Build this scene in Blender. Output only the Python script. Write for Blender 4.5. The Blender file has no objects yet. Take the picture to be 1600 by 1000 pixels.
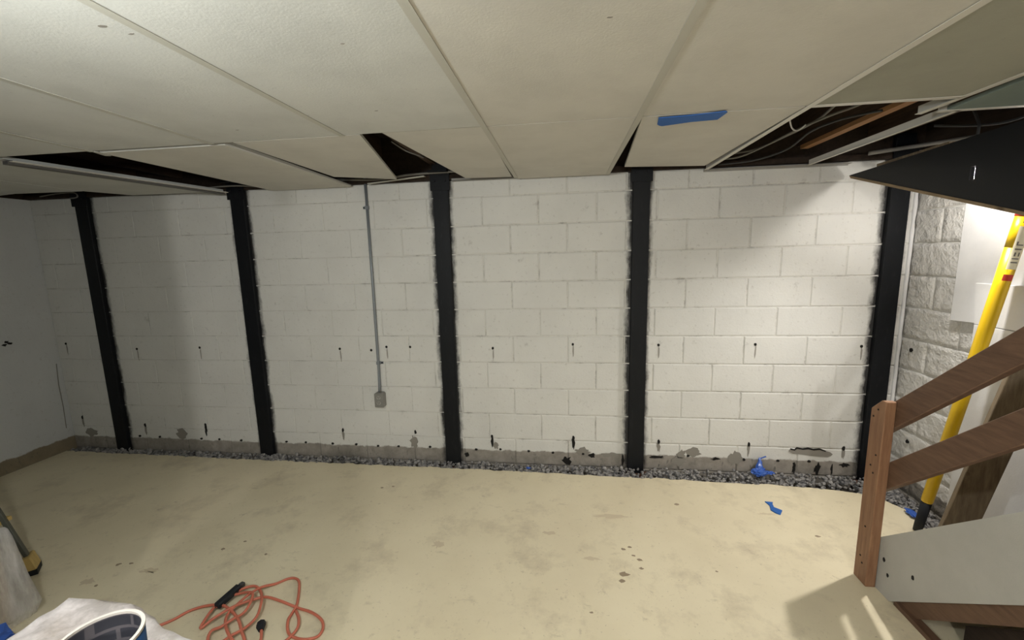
import bpy, bmesh, math, random
from mathutils import Vector, Matrix, noise
random.seed(7)
sc = bpy.context.scene
COL = sc.collection
R = math.radians
# ------------------------------------------------------------------ camera
cam_d = bpy.data.cameras.new('camera'); cam = bpy.data.objects.new('camera', cam_d); COL.objects.link(cam)
cam_d.sensor_width = 36.0; cam_d.lens = 660.84 / 1600 * 36.0; cam_d.clip_start = 0.02
yaw, pitch, roll = -0.1276, -0.1531, -0.0242
f = Vector((math.sin(yaw) * math.cos(pitch), math.cos(yaw) * math.cos(pitch), math.sin(pitch)))
r0 = f.cross(Vector((0, 0, 1))).normalized(); u0 = r0.cross(f)
r1 = math.cos(roll) * r0 + math.sin(roll) * u0; u1 = -math.sin(roll) * r0 + math.cos(roll) * u0
m = Matrix((r1, u1, -f)).transposed().to_4x4(); m.translation = (-0.6246, -3.0729, 1.6158)
cam.matrix_world = m
sc.camera = cam
# ------------------------------------------------------------------ world, exposure
w = bpy.data.worlds.new('world'); sc.world = w; w.use_nodes = True
w.node_tree.nodes['Background'].inputs[0].default_value = (0.02, 0.02, 0.02, 1)
vs = sc.view_settings
vs.view_transform = 'Standard'; vs.look = 'None'; vs.gamma = 1.0; vs.use_curve_mapping = False
vs.exposure = 0.60
LAMP_MAIN = (-1.50, -2.88, 1.99); LAMP_STAIR = (1.30, -0.72, 1.95)
P_MAIN, P_FILL, P_STAIR, P_SPOT = 32.0, 86.0, 8.0, 54.0
# ------------------------------------------------------------------ mesh helpers
class MB:
    def __init__(s): s.v = []; s.f = []
    def add(s, vs_, fs_):
        o = len(s.v); s.v += [tuple(p) for p in vs_]; s.f += [tuple(i + o for i in q) for q in fs_]; return s
    def box(s, a, b):
        x0, y0, z0 = a; x1, y1, z1 = b
        return s.add([(x0,y0,z0),(x1,y0,z0),(x1,y1,z0),(x0,y1,z0),(x0,y0,z1),(x1,y0,z1),(x1,y1,z1),(x0,y1,z1)],
                     [(0,3,2,1),(4,5,6,7),(0,1,5,4),(1,2,6,5),(2,3,7,6),(3,0,4,7)])
    def prism(s, poly, d, axis=2):
        """poly of 2D points; d=(lo,hi) along axis. axis 2: (x,y); axis 0: (y,z); axis 1: (x,z)"""
        def P(q, h): return {2: (q[0], q[1], h), 0: (h, q[0], q[1]), 1: (q[0], h, q[1])}[axis]
        n = len(poly)
        return s.add([P(q, d[0]) for q in poly] + [P(q, d[1]) for q in poly],
                     [tuple(range(n))[::-1], tuple(range(n, 2*n))] + [(i, (i+1) % n, n+(i+1) % n, n+i) for i in range(n)])
    def tube(s, pts, rad, n=8, cap=True):
        pts = [Vector(p) for p in pts]; rings = []; prev = None
        for i, p in enumerate(pts):
            t = (pts[min(i+1, len(pts)-1)] - pts[max(i-1, 0)])
            t = t.normalized() if t.length > 1e-9 else Vector((0,0,1))
            if prev is None:
                a = t.cross(Vector((0,0,1)))
                if a.length < 1e-3: a = t.cross(Vector((0,1,0)))
            else: a = prev - t * prev.dot(t)
            a.normalize(); prev = a; b = t.cross(a)
            rr = rad[i] if isinstance(rad, (list, tuple)) else rad
            rings.append([p + rr*(math.cos(2*math.pi*k/n)*a + math.sin(2*math.pi*k/n)*b) for k in range(n)])
        o = []
        for rg in rings: o += rg
        fs_ = [(i*n+k, i*n+(k+1) % n, (i+1)*n+(k+1) % n, (i+1)*n+k) for i in range(len(rings)-1) for k in range(n)]
        if cap: fs_ += [tuple(range(n))[::-1], tuple((len(rings)-1)*n+k for k in range(n))]
        return s.add(o, fs_)
    def bar(s, p, q, wd, ht, up=(0,0,1)):
        p, q = Vector(p), Vector(q); t = (q-p).normalized(); a = t.cross(Vector(up)).normalized(); b = a.cross(t)
        o = []
        for e in (p, q):
            for sx, sz in ((-1,-1),(1,-1),(1,1),(-1,1)): o.append(e + a*sx*wd/2 + b*sz*ht/2)
        return s.add(o, [(0,1,2,3),(7,6,5,4),(0,4,5,1),(1,5,6,2),(2,6,7,3),(3,7,4,0)])
    def lathe(s, prof, c, n=32, close=False):
        """prof [(r,z)] around vertical axis at c"""
        o = []
        for rr, z in prof:
            o += [(c[0]+rr*math.cos(2*math.pi*k/n), c[1]+rr*math.sin(2*math.pi*k/n), c[2]+z) for k in range(n)]
        m_ = len(prof); rng = m_ if close else m_-1
        return s.add(o, [(i*n+k, i*n+(k+1) % n, ((i+1) % m_)*n+(k+1) % n, ((i+1) % m_)*n+k) for i in range(rng) for k in range(n)])
    def mesh(s, name, material, smooth=False, bevel=0):
        me = bpy.data.meshes.new(name); me.from_pydata(s.v, [], s.f)
        bm = bmesh.new(); bm.from_mesh(me)
        bmesh.ops.recalc_face_normals(bm, faces=bm.faces)
        if bevel: bmesh.ops.bevel(bm, geom=list(bm.edges), offset=bevel, segments=1, affect='EDGES', clamp_overlap=True)
        bm.to_mesh(me); bm.free()
        if smooth:
            for p in me.polygons: p.use_smooth = True
        if material: me.materials.append(material)
        return me
    def build(s, name, material, parent=None, smooth=False, bevel=0):
        return link(name, s.mesh(name, material, smooth, bevel), parent)
def link(name, me, parent=None):
    o = bpy.data.objects.new(name, me); COL.objects.link(o)
    if parent is not None: o.parent = parent
    return o
def tag(o, label=None, cat=None, group=None, kind=None):
    if label: o['label'] = label
    if cat: o['category'] = cat
    if group: o['group'] = group
    if kind: o['kind'] = kind
    return o
def empty(name, loc=(0,0,0)):
    """top-level root; parts are given in world coordinates and re-based here"""
    o = bpy.data.objects.new(name, None); COL.objects.link(o); o.location = loc; o.empty_display_size = .1
    return o
def rebase(root):
    bpy.context.view_layer.update()
    inv = Matrix.Translation(-Vector(root.location))
    for c in root.children: c.matrix_parent_inverse = inv
# ------------------------------------------------------------------ materials
def new_mat(name, col, rough=.6, spec=.3, metal=0.0):
    mt = bpy.data.materials.new(name); mt.use_nodes = True
    b = mt.node_tree.nodes['Principled BSDF']
    b.inputs['Base Color'].default_value = (*col, 1); b.inputs['Roughness'].default_value = rough
    b.inputs['Specular IOR Level'].default_value = spec; b.inputs['Metallic'].default_value = metal
    return mt
class NT:
    def __init__(s, mt): s.t = mt.node_tree; s.n = s.t.nodes; s.l = s.t.links; s.b = s.n['Principled BSDF']
    def node(s, ty, **k):
        o = s.n.new(ty)
        for a, v in k.items(): setattr(o, a, v)
        return o
    def put(s, sock, v):
        if hasattr(v, 'is_output') or isinstance(v, bpy.types.NodeSocket): s.l.new(v, sock)
        else: sock.default_value = v
    def math(s, op, a, b=0.0, c=None):
        o = s.node('ShaderNodeMath', operation=op); s.put(o.inputs[0], a); s.put(o.inputs[1], b)
        if c is not None: s.put(o.inputs[2], c)
        return o.outputs[0]
    def noise(s, vec, scale, detail=3, rough=.5, stretch=None):
        if stretch:
            mp = s.node('ShaderNodeMapping'); s.l.new(vec, mp.inputs[0]); mp.inputs['Scale'].default_value = stretch; vec = mp.outputs[0]
        o = s.node('ShaderNodeTexNoise'); s.l.new(vec, o.inputs['Vector'])
        o.inputs['Scale'].default_value = scale; o.inputs['Detail'].default_value = detail; o.inputs['Roughness'].default_value = rough
        return o.outputs[0]
    def step(s, v, lo, hi):
        o = s.node('ShaderNodeMapRange'); o.clamp = True
        s.put(o.inputs[0], v); o.inputs[1].default_value = lo; o.inputs[2].default_value = hi
        return o.outputs[0]
    def mix(s, fac, a, b):
        o = s.node('ShaderNodeMix', data_type='RGBA')
        s.put(o.inputs[0], fac)
        for sock, v in ((o.inputs[6], a), (o.inputs[7], b)):
            if isinstance(v, tuple): sock.default_value = (*v, 1)
            else: s.l.new(v, sock)
        return o.outputs[2]
    def pos(s): return s.node('ShaderNodeNewGeometry').outputs['Position']
    def xyz(s, p):
        o = s.node('ShaderNodeSeparateXYZ'); s.l.new(p, o.inputs[0]); return o.outputs
    def color(s, c): s.l.new(c, s.b.inputs['Base Color'])
    def bump(s, h, strength=.3, dist=.01):
        o = s.node('ShaderNodeBump'); o.inputs['Strength'].default_value = strength; o.inputs['Distance'].default_value = dist
        s.l.new(h, o.inputs['Height']); s.l.new(o.outputs[0], s.b.inputs['Normal'])
POSTX = [-4.478, -3.105, -1.508, -0.112, 1.474]
HALF = .056
def wall_mat(name, base, axis, rough_bump, posts, lo=(.33, .30, .265), lo2=(.20, .185, .165)):
    mt = new_mat(name, base, .62, .3); t = NT(mt); p = t.pos(); x, y, z = t.xyz(p)
    n1 = t.noise(p, 2.2, 4, .6); n2 = t.noise(p, 38, 3, .6)
    c = t.mix(t.step(n1, .35, .75), base, tuple(v*.9 for v in base))
    c = t.mix(t.math('MULTIPLY', t.step(n2, .60, .74), .45), c, (.36, .34, .31))
    # scuffs
    n3 = t.noise(p, 9, 5, .7); c = t.mix(t.math('MULTIPLY', t.step(n3, .63, .72), .45), c, (.33, .32, .30))
    # bare, unpainted concrete along the foot of the wall; on plaster a painted-in floor shadow
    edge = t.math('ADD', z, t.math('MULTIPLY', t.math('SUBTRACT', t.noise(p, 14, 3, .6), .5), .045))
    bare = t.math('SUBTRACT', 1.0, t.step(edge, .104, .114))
    conc_shade = t.mix(t.step(t.noise(p, 11, 5, .7), .35, .7), lo, lo2)
    conc_shade = t.mix(t.step(t.noise(p, 26, 4, .7, (1, 1, .35)), .6, .72), conc_shade, (.09, .085, .08))
    c = t.mix(bare, c, conc_shade)
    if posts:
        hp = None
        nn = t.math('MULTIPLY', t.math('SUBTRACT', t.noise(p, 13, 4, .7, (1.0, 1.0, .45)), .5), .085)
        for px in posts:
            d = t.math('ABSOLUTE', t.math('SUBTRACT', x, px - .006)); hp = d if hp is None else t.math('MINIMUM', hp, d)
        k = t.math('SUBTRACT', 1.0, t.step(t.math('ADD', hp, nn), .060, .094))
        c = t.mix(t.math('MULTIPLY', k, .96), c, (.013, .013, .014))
    t.color(c)
    h = t.math('ADD', t.noise(p, 70, 4, .6), t.math('MULTIPLY', t.noise(p, 16, 3, .5), rough_bump))
    t.bump(h, .35 if rough_bump < 2 else .7, .004 if rough_bump < 2 else .014)
    return mt
M = {}
WHITE = (.66, .655, .63)
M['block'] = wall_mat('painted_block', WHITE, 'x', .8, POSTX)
M['block_rough'] = wall_mat('painted_rough_block', (.68, .665, .64), 'y', 3.0, None)
M['plaster'] = wall_mat('painted_plaster', (.56, .57, .57), 'y', .8, None, (.25, .205, .14), (.19, .155, .105))  # brown foot colours paint in the floor shadow beside the left wall
def mortar():
    mt = new_mat('painted_mortar', (.62, .61, .58), .8); t = NT(mt); p = t.pos(); x, y, z = t.xyz(p)
    c = t.mix(t.step(t.noise(p, 9, 4, .7), .5, .7), (.60, .59, .56), (.34, .33, .31))
    edge = t.math('ADD', z, t.math('MULTIPLY', t.math('SUBTRACT', t.noise(p, 14, 3, .6), .5), .045))
    c = t.mix(t.math('SUBTRACT', 1.0, t.step(edge, .104, .114)), c, (.2, .185, .165))
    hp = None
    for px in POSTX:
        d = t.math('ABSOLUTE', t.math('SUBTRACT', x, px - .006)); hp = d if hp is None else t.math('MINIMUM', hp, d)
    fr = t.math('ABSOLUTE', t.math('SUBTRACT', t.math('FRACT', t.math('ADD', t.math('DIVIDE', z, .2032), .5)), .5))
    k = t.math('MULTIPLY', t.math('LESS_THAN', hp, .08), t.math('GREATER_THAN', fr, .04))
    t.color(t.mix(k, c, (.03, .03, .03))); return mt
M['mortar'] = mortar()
def floor_mat():
    mt = new_mat('painted_floor', (.56, .48, .32), .48, .35); t = NT(mt); p = t.pos()
    c = t.mix(t.step(t.noise(p, 1.1, 5, .6), .35, .68), (.77, .69, .505), (.67, .59, .42))
    c = t.mix(t.math('MULTIPLY', t.step(t.noise(p, 3.1, 6, .70), .52, .70), .7), c, (.50, .43, .31))
    c = t.mix(t.math('MULTIPLY', t.step(t.noise(p, 60, 3, .6), .64, .74), .6), c, (.36, .30, .21))
    c = t.mix(t.math('MULTIPLY', t.step(t.noise(p, 12, 6, .78), .60, .72), .7), c, (.42, .35, .25))
    c = t.mix(t.math('MULTIPLY', t.step(t.noise(p, 5, 6, .7, (1, 2.2, 1)), .62, .70), .35), c, (.36, .30, .21))
    t.color(c)
    t.bump(t.noise(p, 30, 4, .6), .12, .004); return mt
M['floor'] = floor_mat()
def tile_mat(name, base, dirt=.5):
    mt = new_mat(name, base, .75, .25); t = NT(mt); p = t.pos()
    c = t.mix(t.step(t.noise(p, 3, 5, .65), .4, .7), base, tuple(v*.88 for v in base))
    c = t.mix(t.math('MULTIPLY', t.step(t.noise(p, 45, 4, .7), .62, .78), dirt), c, tuple(v*.6 for v in base))
    t.color(c); t.bump(t.noise(p, 160, 2, .6), .25, .002); return mt
M['tile'] = tile_mat('ceiling_tile', (.60, .585, .54), .3)
M['tile_worn'] = tile_mat('ceiling_tile_worn', (.575, .58, .555), .75)
M['tile_grey'] = tile_mat('ceiling_tile_grey', (.36, .36, .30), .5)
M['tile_teal'] = tile_mat('ceiling_tile_teal', (.22, .27, .25), .4)
M['tbar'] = new_mat('grid_aged_metal', (.46, .45, .40), .5, .3)
M['tbar_white'] = new_mat('grid_white_metal', (.62, .60, .55), .45, .4)
M['bar_dark'] = new_mat('grid_dark_metal', (.10, .095, .09), .5, .3)
M['tbar_grey'] = new_mat('grid_dull_metal', (.30, .29, .27), .5, .4)
def wood(name, a, b, rough=.6, scale=1.0, stretch=(8, 8, .8)):
    mt = new_mat(name, a, rough, .3); t = NT(mt)
    co = t.node('ShaderNodeTexCoord').outputs['Object']
    g = t.noise(co, 6*scale, 5, .65, stretch)
    c = t.mix(t.step(g, .32, .68), a, b)
    k = t.noise(co, 7*scale, 2, .4); c = t.mix(t.math('MULTIPLY', t.step(k, .70, .76), .7), c, tuple(v*.35 for v in b))
    t.color(c); t.bump(g, .15, .003); return mt
M['rail'] = wood('stained_rail', (.165, .095, .060), (.10, .056, .036), .5, 1, (9, 1.2, 9))
M['newel'] = wood('stained_newel', (.30, .165, .092), (.20, .10, .056), .5, 1, (9, 9, 1.0))
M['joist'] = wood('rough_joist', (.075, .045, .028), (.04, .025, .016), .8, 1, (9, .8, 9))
M['joist_lit'] = wood('lit_joist_edge', (.40, .21, .095), (.28, .15, .07), .7, 1, (9, .8, 9))  # lighter brown paints in the lamplight on a joist's lower edge
M['timber'] = wood('weathered_timber', (.23, .175, .11), (.12, .09, .06), .75, 1.6, (7, 7, .8))
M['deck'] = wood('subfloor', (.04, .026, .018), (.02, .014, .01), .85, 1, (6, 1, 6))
M['white_panel'] = tile_mat('white_painted_board', (.46, .45, .42), .25)
M['foam'] = tile_mat('white_foam_board', (.74, .74, .75), .06)
def steel():
    mt = new_mat('black_painted_steel', (.006, .007, .009), .5, .22); t = NT(mt); p = t.pos()
    t.color(t.mix(t.step(t.noise(p, 30, 5, .7, (1, 1, .3)), .55, .8), (.005, .006, .008), (.014, .015, .018))); t.bump(t.noise(p, 60, 3, .6), .15, .003); return mt
M['steel'] = steel()
def rust():
    mt = new_mat('rusty_plate', (.1, .05, .03), .8); t = NT(mt); p = t.pos()
    t.color(t.mix(t.step(t.noise(p, 40, 4, .7), .4, .65), (.13, .06, .035), (.05, .03, .02))); return mt
M['rust'] = rust()
def gravel():
    mt = new_mat('crushed_stone', (.2, .2, .2), .85); t = NT(mt); p = t.pos()
    c = t.mix(t.step(t.noise(p, 40, 2, .6), .35, .65), (.09, .09, .095), (.34, .325, .31)); t.color(c); return mt
M['gravel'] = gravel()
M['soil'] = new_mat('dark_soil', (.05, .042, .035), .95)
M['hole'] = new_mat('dark_hole', (.012, .011, .010), .9)
M['stain'] = new_mat('damp_stain', (.30, .285, .26), .8)
M['patch'] = new_mat('grey_mortar_patch', (.24, .225, .20), .9)
M['floor_spot'] = new_mat('dark_floor_spot', (.30, .235, .16), .7)
M['floor_stain'] = new_mat('brown_floor_stain', (.60, .51, .365), .6)
M['conduit'] = new_mat('grey_conduit', (.22, .24, .26), .45, .5, .3)
M['box_grey'] = new_mat('grey_steel_box', (.24, .235, .22), .5, .4, .2)
M['outlet'] = new_mat('outlet_face', (.36, .345, .32), .5)
M['blue_tape'] = new_mat('blue_tape', (.025, .12, .42), .6)
M['blue_bag'] = new_mat('blue_film', (.03, .10, .42), .35, .5)
M['cable'] = new_mat('grey_cable', (.20, .19, .17), .6)
M['cable_dark'] = new_mat('dark_cable', (.05, .05, .05), .6)
M['panel_dark'] = new_mat('dark_board', (.006, .007, .009), .35, .4)
M['edge_wood'] = wood('raw_board_edge', (.34, .25, .15), (.22, .16, .10), .7, 1, (9, 1, 9))
M['yellow'] = new_mat('yellow_fibreglass', (.80, .52, .008), .38, .5)
M['black_rubber'] = new_mat('black_rubber', (.012, .014, .018), .6)
M['label'] = new_mat('label_cream', (.80, .74, .55), .5)
M['red_print'] = new_mat('red_print', (.55, .05, .03), .5)
M['grey_print'] = new_mat('grey_print', (.16, .14, .12), .5)
M['orange'] = new_mat('orange_cord', (.56, .165, .105), .45, .4)
M['ladder'] = wood('ladder_wood', (.62, .46, .18), (.48, .34, .13), .55, 1, (9, 9, 1))
M['ladder_rail'] = new_mat('dull_ladder_metal', (.11, .115, .10), .45, .4, .3)
M['ply'] = wood('table_ply', (.45, .35, .22), (.34, .25, .15), .7)
M['blue_pail'] = new_mat('blue_pail', (.01, .055, .16), .35, .5)
M['rim'] = new_mat('pale_rim', (.62, .57, .53), .5)
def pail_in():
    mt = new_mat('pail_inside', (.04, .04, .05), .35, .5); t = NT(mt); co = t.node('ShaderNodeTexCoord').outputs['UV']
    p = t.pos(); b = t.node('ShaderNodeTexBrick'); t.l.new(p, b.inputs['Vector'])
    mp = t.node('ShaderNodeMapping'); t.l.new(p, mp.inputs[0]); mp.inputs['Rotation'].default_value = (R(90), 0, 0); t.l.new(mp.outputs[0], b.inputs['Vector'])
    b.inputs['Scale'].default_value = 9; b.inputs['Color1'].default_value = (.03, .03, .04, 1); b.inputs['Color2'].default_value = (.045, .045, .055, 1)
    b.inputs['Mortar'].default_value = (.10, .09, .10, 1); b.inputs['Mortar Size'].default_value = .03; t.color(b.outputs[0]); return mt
M['pail_in'] = pail_in()
def plastic(name, col, alpha):
    mt = new_mat(name, col, .18, .6); t = NT(mt)
    tr = t.node('ShaderNodeBsdfTransparent'); tl = t.node('ShaderNodeBsdfTranslucent'); tl.inputs[0].default_value = (*col, 1)
    a = t.node('ShaderNodeMixShader'); a.inputs[0].default_value = .3
    t.l.new(t.b.outputs[0], a.inputs[1]); t.l.new(tl.outputs[0], a.inputs[2])
    b = t.node('ShaderNodeMixShader'); p = t.pos(); fac = t.math('MULTIPLY_ADD', t.step(t.noise(p, 13, 5, .65, (1, 1, .22)), .38, .62), .42, alpha)
    t.l.new(fac, b.inputs[0]); t.l.new(tr.outputs[0], b.inputs[1]); t.l.new(a.outputs[0], b.inputs[2])
    out = [n for n in t.n if n.type == 'OUTPUT_MATERIAL'][0]; t.l.new(b.outputs[0], out.inputs[0])
    t.bump(t.math('ADD', t.noise(p, 7, 4, .6, (1, 1, .3)), t.math('MULTIPLY', t.noise(p, 30, 3, .6, (1, 1, .2)), .3)), .55, .02); return mt
M['plastic'] = plastic('clear_plastic_sheet', (.84, .84, .87), .30)
M['plastic_pink'] = plastic('milky_plastic_sheet', (.84, .78, .79), .60)
M['lamp_base'] = new_mat('white_porcelain', (.75, .74, .72), .35)
def glow(name, col, s):
    mt = bpy.data.materials.new(name); mt.use_nodes = True; b = mt.node_tree.nodes['Principled BSDF']
    b.inputs['Base Color'].default_value = (*col, 1); b.inputs['Emission Color'].default_value = (*col, 1); b.inputs['Emission Strength'].default_value = s; return mt
M['bulb'] = glow('lit_bulb', (1.0, .96, .90), 18)
M['bulb_stair'] = glow('lit_stair_bulb', (1.0, .95, .88), P_STAIR/(math.pi*.0105))
M['reflector'] = new_mat('dark_reflector', (.03, .03, .032), .5)
# ------------------------------------------------------------------ room shell
CH, BL = .2032, .4064
YB = -6.6; XL, XR = -5.0, 1.6; ZT = 2.5
def struct(o): return tag(o, kind='structure')
# slab edge (broken concrete along the trench)
def edge_y(x):
    pts = [(-5.2, -.075), (-4.38, -.078), (-3.16, -.097), (-1.58, -.102), (-.1, -.132), (.76, -.156), (1.1, -.18), (1.29, -.215)]
    for (a, b), (c, d) in zip(pts, pts[1:]):
        if x <= c: return b + (d-b)*(x-a)/(c-a)
    return pts[-1][1]
outline = []
x = XL
while x < 1.29:
    outline.append((x, edge_y(x) + .020*(abs(noise.noise((x*7, 1.3, 0)))*1.6 - .5) + .010*noise.noise((x*27, 4.1, 0))))
    x += .018
for (a, b), (c, d) in zip([(1.29, -.215), (1.40, -.29), (1.465, -.41), (1.44, -.52), (1.41, -.62), (1.42, -1.3)], [(1.40, -.29), (1.465, -.41), (1.44, -.52), (1.41, -.62), (1.42, -1.3), (1.42, YB)]):
    n_ = 6 if d > -1.4 else 2
    for i in range(n_): outline.append((a+(c-a)*i/n_ + .008*noise.noise((i*3.1, b*7, 0)), b+(d-b)*i/n_ + .008*noise.noise((i*2.3, a*7, 5))))
right_edge = list(outline)
outline += [(1.42, YB), (XL, YB)]
mb = MB().prism(outline, (-.09, 0))
fl = mb.build('floor', M['floor']); struct(fl)
bm = bmesh.new(); bm.from_mesh(fl.data); bmesh.ops.triangulate(bm, faces=[q for q in bm.faces if len(q.verts) > 4], ngon_method='EAR_CLIP'); bm.to_mesh(fl.data); bm.free()
struct(MB().box((XL-.2, YB, -.3), (XR+.2, .2, -.085)).build('floor_trench_bed', M['soil']))
# back wall with its blocks
ZW = 2.152
wb = MB().box((XL-.2, .004, -.2), (XR+.2, .25, ZW)).build('wall_back', M['mortar']); struct(wb)
_cache = {}
def block_mesh(wd, ht, soft, mat_key):
    key = (round(wd, 3), round(ht, 3), soft, mat_key)
    if key not in _cache:
        j = .0032 if soft else .0045; bv = .002 if soft else .0035; y0 = .0008 if soft else 0.0; y1 = .012
        a, b = wd/2 - j, ht/2 - j
        q = MB()
        q.add([(-a+bv, y0, -b+bv), (a-bv, y0, -b+bv), (a-bv, y0, b-bv), (-a+bv, y0, b-bv),
               (-a, y0+bv, -b), (a, y0+bv, -b), (a, y0+bv, b), (-a, y0+bv, b), (-a, y1, -b), (a, y1, -b), (a, y1, b), (-a, y1, b)],
              [(0,1,2,3), (4,5,1,0), (5,6,2,1), (6,7,3,2), (7,4,0,3), (8,9,5,4), (9,10,6,5), (10,11,7,6), (11,8,4,7)])
        _cache[key] = q.mesh('block', M[mat_key])
    return _cache[key]
for c in range(-1, 11):                      # course c lies below joint c (0 = top joint at z 2.032)
    z1 = min((10-c)*CH, ZW); z0 = (10-c)*CH - CH
    off = 0 if c % 2 == 0 else .5
    k = -13
    while True:
        xa, xb = (k+off)*BL, (k+1+off)*BL
        k += 1
        xa, xb = max(xa, XL), min(xb, XR)
        if xb - xa < .05:
            if xa >= XR - .05: break
            continue
        soft = (xa+xb)/2 < -2.0 or (random.random() < .3 and (xa+xb)/2 < -.9)
        o = link('block', block_mesh(xb-xa, z1-z0, soft, 'block'), wb)
        o.location = ((xa+xb)/2, random.uniform(-.0012, .0008), (z0+z1)/2); o.rotation_euler = (random.uniform(-.003, .003), 0, random.uniform(-.0015, .0015))
# right wall, rough faced blocks
wr = MB().box((XR+.004, YB, -.2), (XR+.25, .004, ZW)).build('wall_right', M['mortar']); struct(wr)
def rough_block(wd, ht, seed):
    UX = [0, .012] + [k/11 for k in range(1, 11)] + [.988, 1]; UZ = [0, .024] + [k/7 for k in range(1, 7)] + [.976, 1]
    nx, nz = len(UX)-1, len(UZ)-1; a, b = wd/2-.003, ht/2-.003; q = MB(); vs_ = []; fs_ = []
    for j in range(nz+1):
        for i in range(nx+1):
            xx = -a + 2*a*UX[i]; zz = -b + 2*b*UZ[j]
            e = 0.0 if (0 < i < nx and 0 < j < nz) else .006
            h = e if e else -.007*abs(noise.noise((xx*16+seed, zz*18, seed))) - .006*noise.noise((xx*40, zz*44+seed, 2))
            vs_.append((xx, h, zz))
    for j in range(nz):
        for i in range(nx):
            p_ = j*(nx+1)+i; fs_.append((p_, p_+1, p_+nx+2, p_+nx+1))
    q.add(vs_, fs_); return q.mesh('block', M['block_rough'], smooth=True)
rvar = [rough_block(BL, CH, s*3.7) for s in range(6)]; rhalf = [rough_block(BL/2, CH, 20+s*3.7) for s in range(3)]
for c in range(0, 11):
    z1 = (10-c)*CH; zc = z1 - CH/2; y = 0.0; first = c % 2
    n = 0
    while y > -2.3:
        half = (n == 0 and first); wd = BL/2 if half else BL
        o = link('block', (rhalf if half else rvar)[random.randrange(3 if half else 6)], wr)
        o.location = (XR, y - wd/2, zc); o.rotation_euler = (0, 0, -R(90)); y -= wd; n += 1
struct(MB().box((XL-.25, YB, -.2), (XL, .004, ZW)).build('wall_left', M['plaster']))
struct(MB().box((XL, -3.15, .001), (-1.84, -3.05, ZW-.025)).build('wall_added_blocker', M['plaster']))  # unseen wall, added to throw the shade edge onto the left wall
wl = bpy.data.objects['wall_left']
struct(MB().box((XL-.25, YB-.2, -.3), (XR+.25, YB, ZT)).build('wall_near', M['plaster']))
# ------------------------------------------------------------------ ceiling: deck, joists, hung grid and panels
ZC = 2.13
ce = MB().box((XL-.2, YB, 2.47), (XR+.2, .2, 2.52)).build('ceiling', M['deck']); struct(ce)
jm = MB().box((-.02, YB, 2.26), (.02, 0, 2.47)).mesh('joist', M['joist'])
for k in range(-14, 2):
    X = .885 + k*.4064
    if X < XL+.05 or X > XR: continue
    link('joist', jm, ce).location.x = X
    if k == 0: MB().box((X-.024, YB, 2.236), (X+.024, -.04, 2.259)).build('lit_edge_strip', M['joist_lit'], ce)  # pale strip stands in for the lit lower edge of this joist
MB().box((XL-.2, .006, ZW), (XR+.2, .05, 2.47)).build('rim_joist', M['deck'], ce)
MB().box((XR+.006, YB, ZW), (XR+.05, .006, 2.47)).build('rim_joist', M['deck'], ce)
MB().box((XL-.05, YB, ZW), (XL-.006, .006, 2.47)).build('rim_joist', M['deck'], ce)
MB().box((XL, -.03, ZW+.001), (XR, .12, ZW+.036)).build('sill_plate', M['deck'], ce)
BX = [.275 - .6125*k for k in range(0, 8)]       # T bars running away from the camera
YC = -1.28
def tbar(p, q, z=ZC, mat='tbar', wd=.024):
    p = Vector((*p, z)); q = Vector((*q, z)); t = MB()
    t.bar(p + Vector((0,0,.001)), q + Vector((0,0,.001)), wd, .002); t.bar(p + Vector((0,0,.017)), q + Vector((0,0,.017)), .003, .03)
    return t.build('grid_bar', M[mat], ce)
def panel(poly, z=ZC+.003, mat='tile', th=.014, tilt=None):
    q = MB().prism(poly, (z, z+th)) if tilt is None else None
    if tilt is not None:
        n = len(poly); q = MB().add([(a, b, z+h) for (a, b), h in zip(poly, tilt)] + [(a, b, z+h+th) for (a, b), h in zip(poly, tilt)],
             [tuple(range(n))[::-1], tuple(range(n, 2*n))] + [(i, (i+1) % n, n+(i+1) % n, n+i) for i in range(n)])
    return q.build('ceiling_panel', M[mat], ce)
rows = [(-2.50, -1.28), (-3.72, -2.50), (-4.94, -3.72), (-6.16, -4.94), (YB, -6.16)]
g = .004
allx = [1.5] + [.86] + BX + [XL]
for ri, (ya, yb) in enumerate(rows):
    for i in range(len(allx)-1):
        xb, xa = allx[i], allx[i+1]
        if i == 0 and ri == 0:
            panel([(.80, -2.5), (1.5, -2.5), (1.5, -1.12), (.86, -1.10)], ZC+.003, 'tile_teal'); continue
        mt = 'tile_grey' if (i == 1 and ri == 0) else ('tile_worn' if i >= 4 else 'tile')
        if i == 1 and ri == 0: panel([(xa+g, ya+g), (.775, ya+g), (.775, yb-g), (xa+g, yb-g)], ZC+.003, mt)
        else: panel([(xa+g, ya+g), (xb-g, ya+g), (xb-g, yb-g), (xa+g, yb-g)], ZC+.003 + random.uniform(0, .001), mt)
for i, X in enumerate(BX): tbar((X, YB), (X, YC), mat='tbar_white' if i == 0 else 'tbar')
for a_, b_ in (((.80, -1.85), (.775, -1.09)), ((.80, YB), (.80, -1.85)), ((.90, -1.12), (.905, -.07)), ((.83, -1.112), (1.52, -1.125))): tbar(a_, b_, mat='tbar_white', wd=.017 if a_[0] == .90 else .024)
for (ya, yb) in rows[1:]:
    for xa, xb in zip(allx[1:], allx[:-1]): tbar((xa+.012, yb), (xb-.012, yb))
tbar((BX[0]+.012, YC), (.775, YC), mat='tbar_white')
for i in range(len(BX)-1): tbar((BX[i+1]+.012, YC), (BX[i]-.012, YC), z=ZC+.019, mat='bar_dark', wd=.02)
tbar((XL, YC), (BX[-1]-.012, YC))
# bars of the row along the block wall
tbar((BX[0], YC), (BX[0]+.01, -.075), mat='tbar_white'); tbar((BX[1], YC), (BX[1]-.004, -.06)); tbar((BX[2], YC), (BX[2]-.004, -.10))
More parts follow.
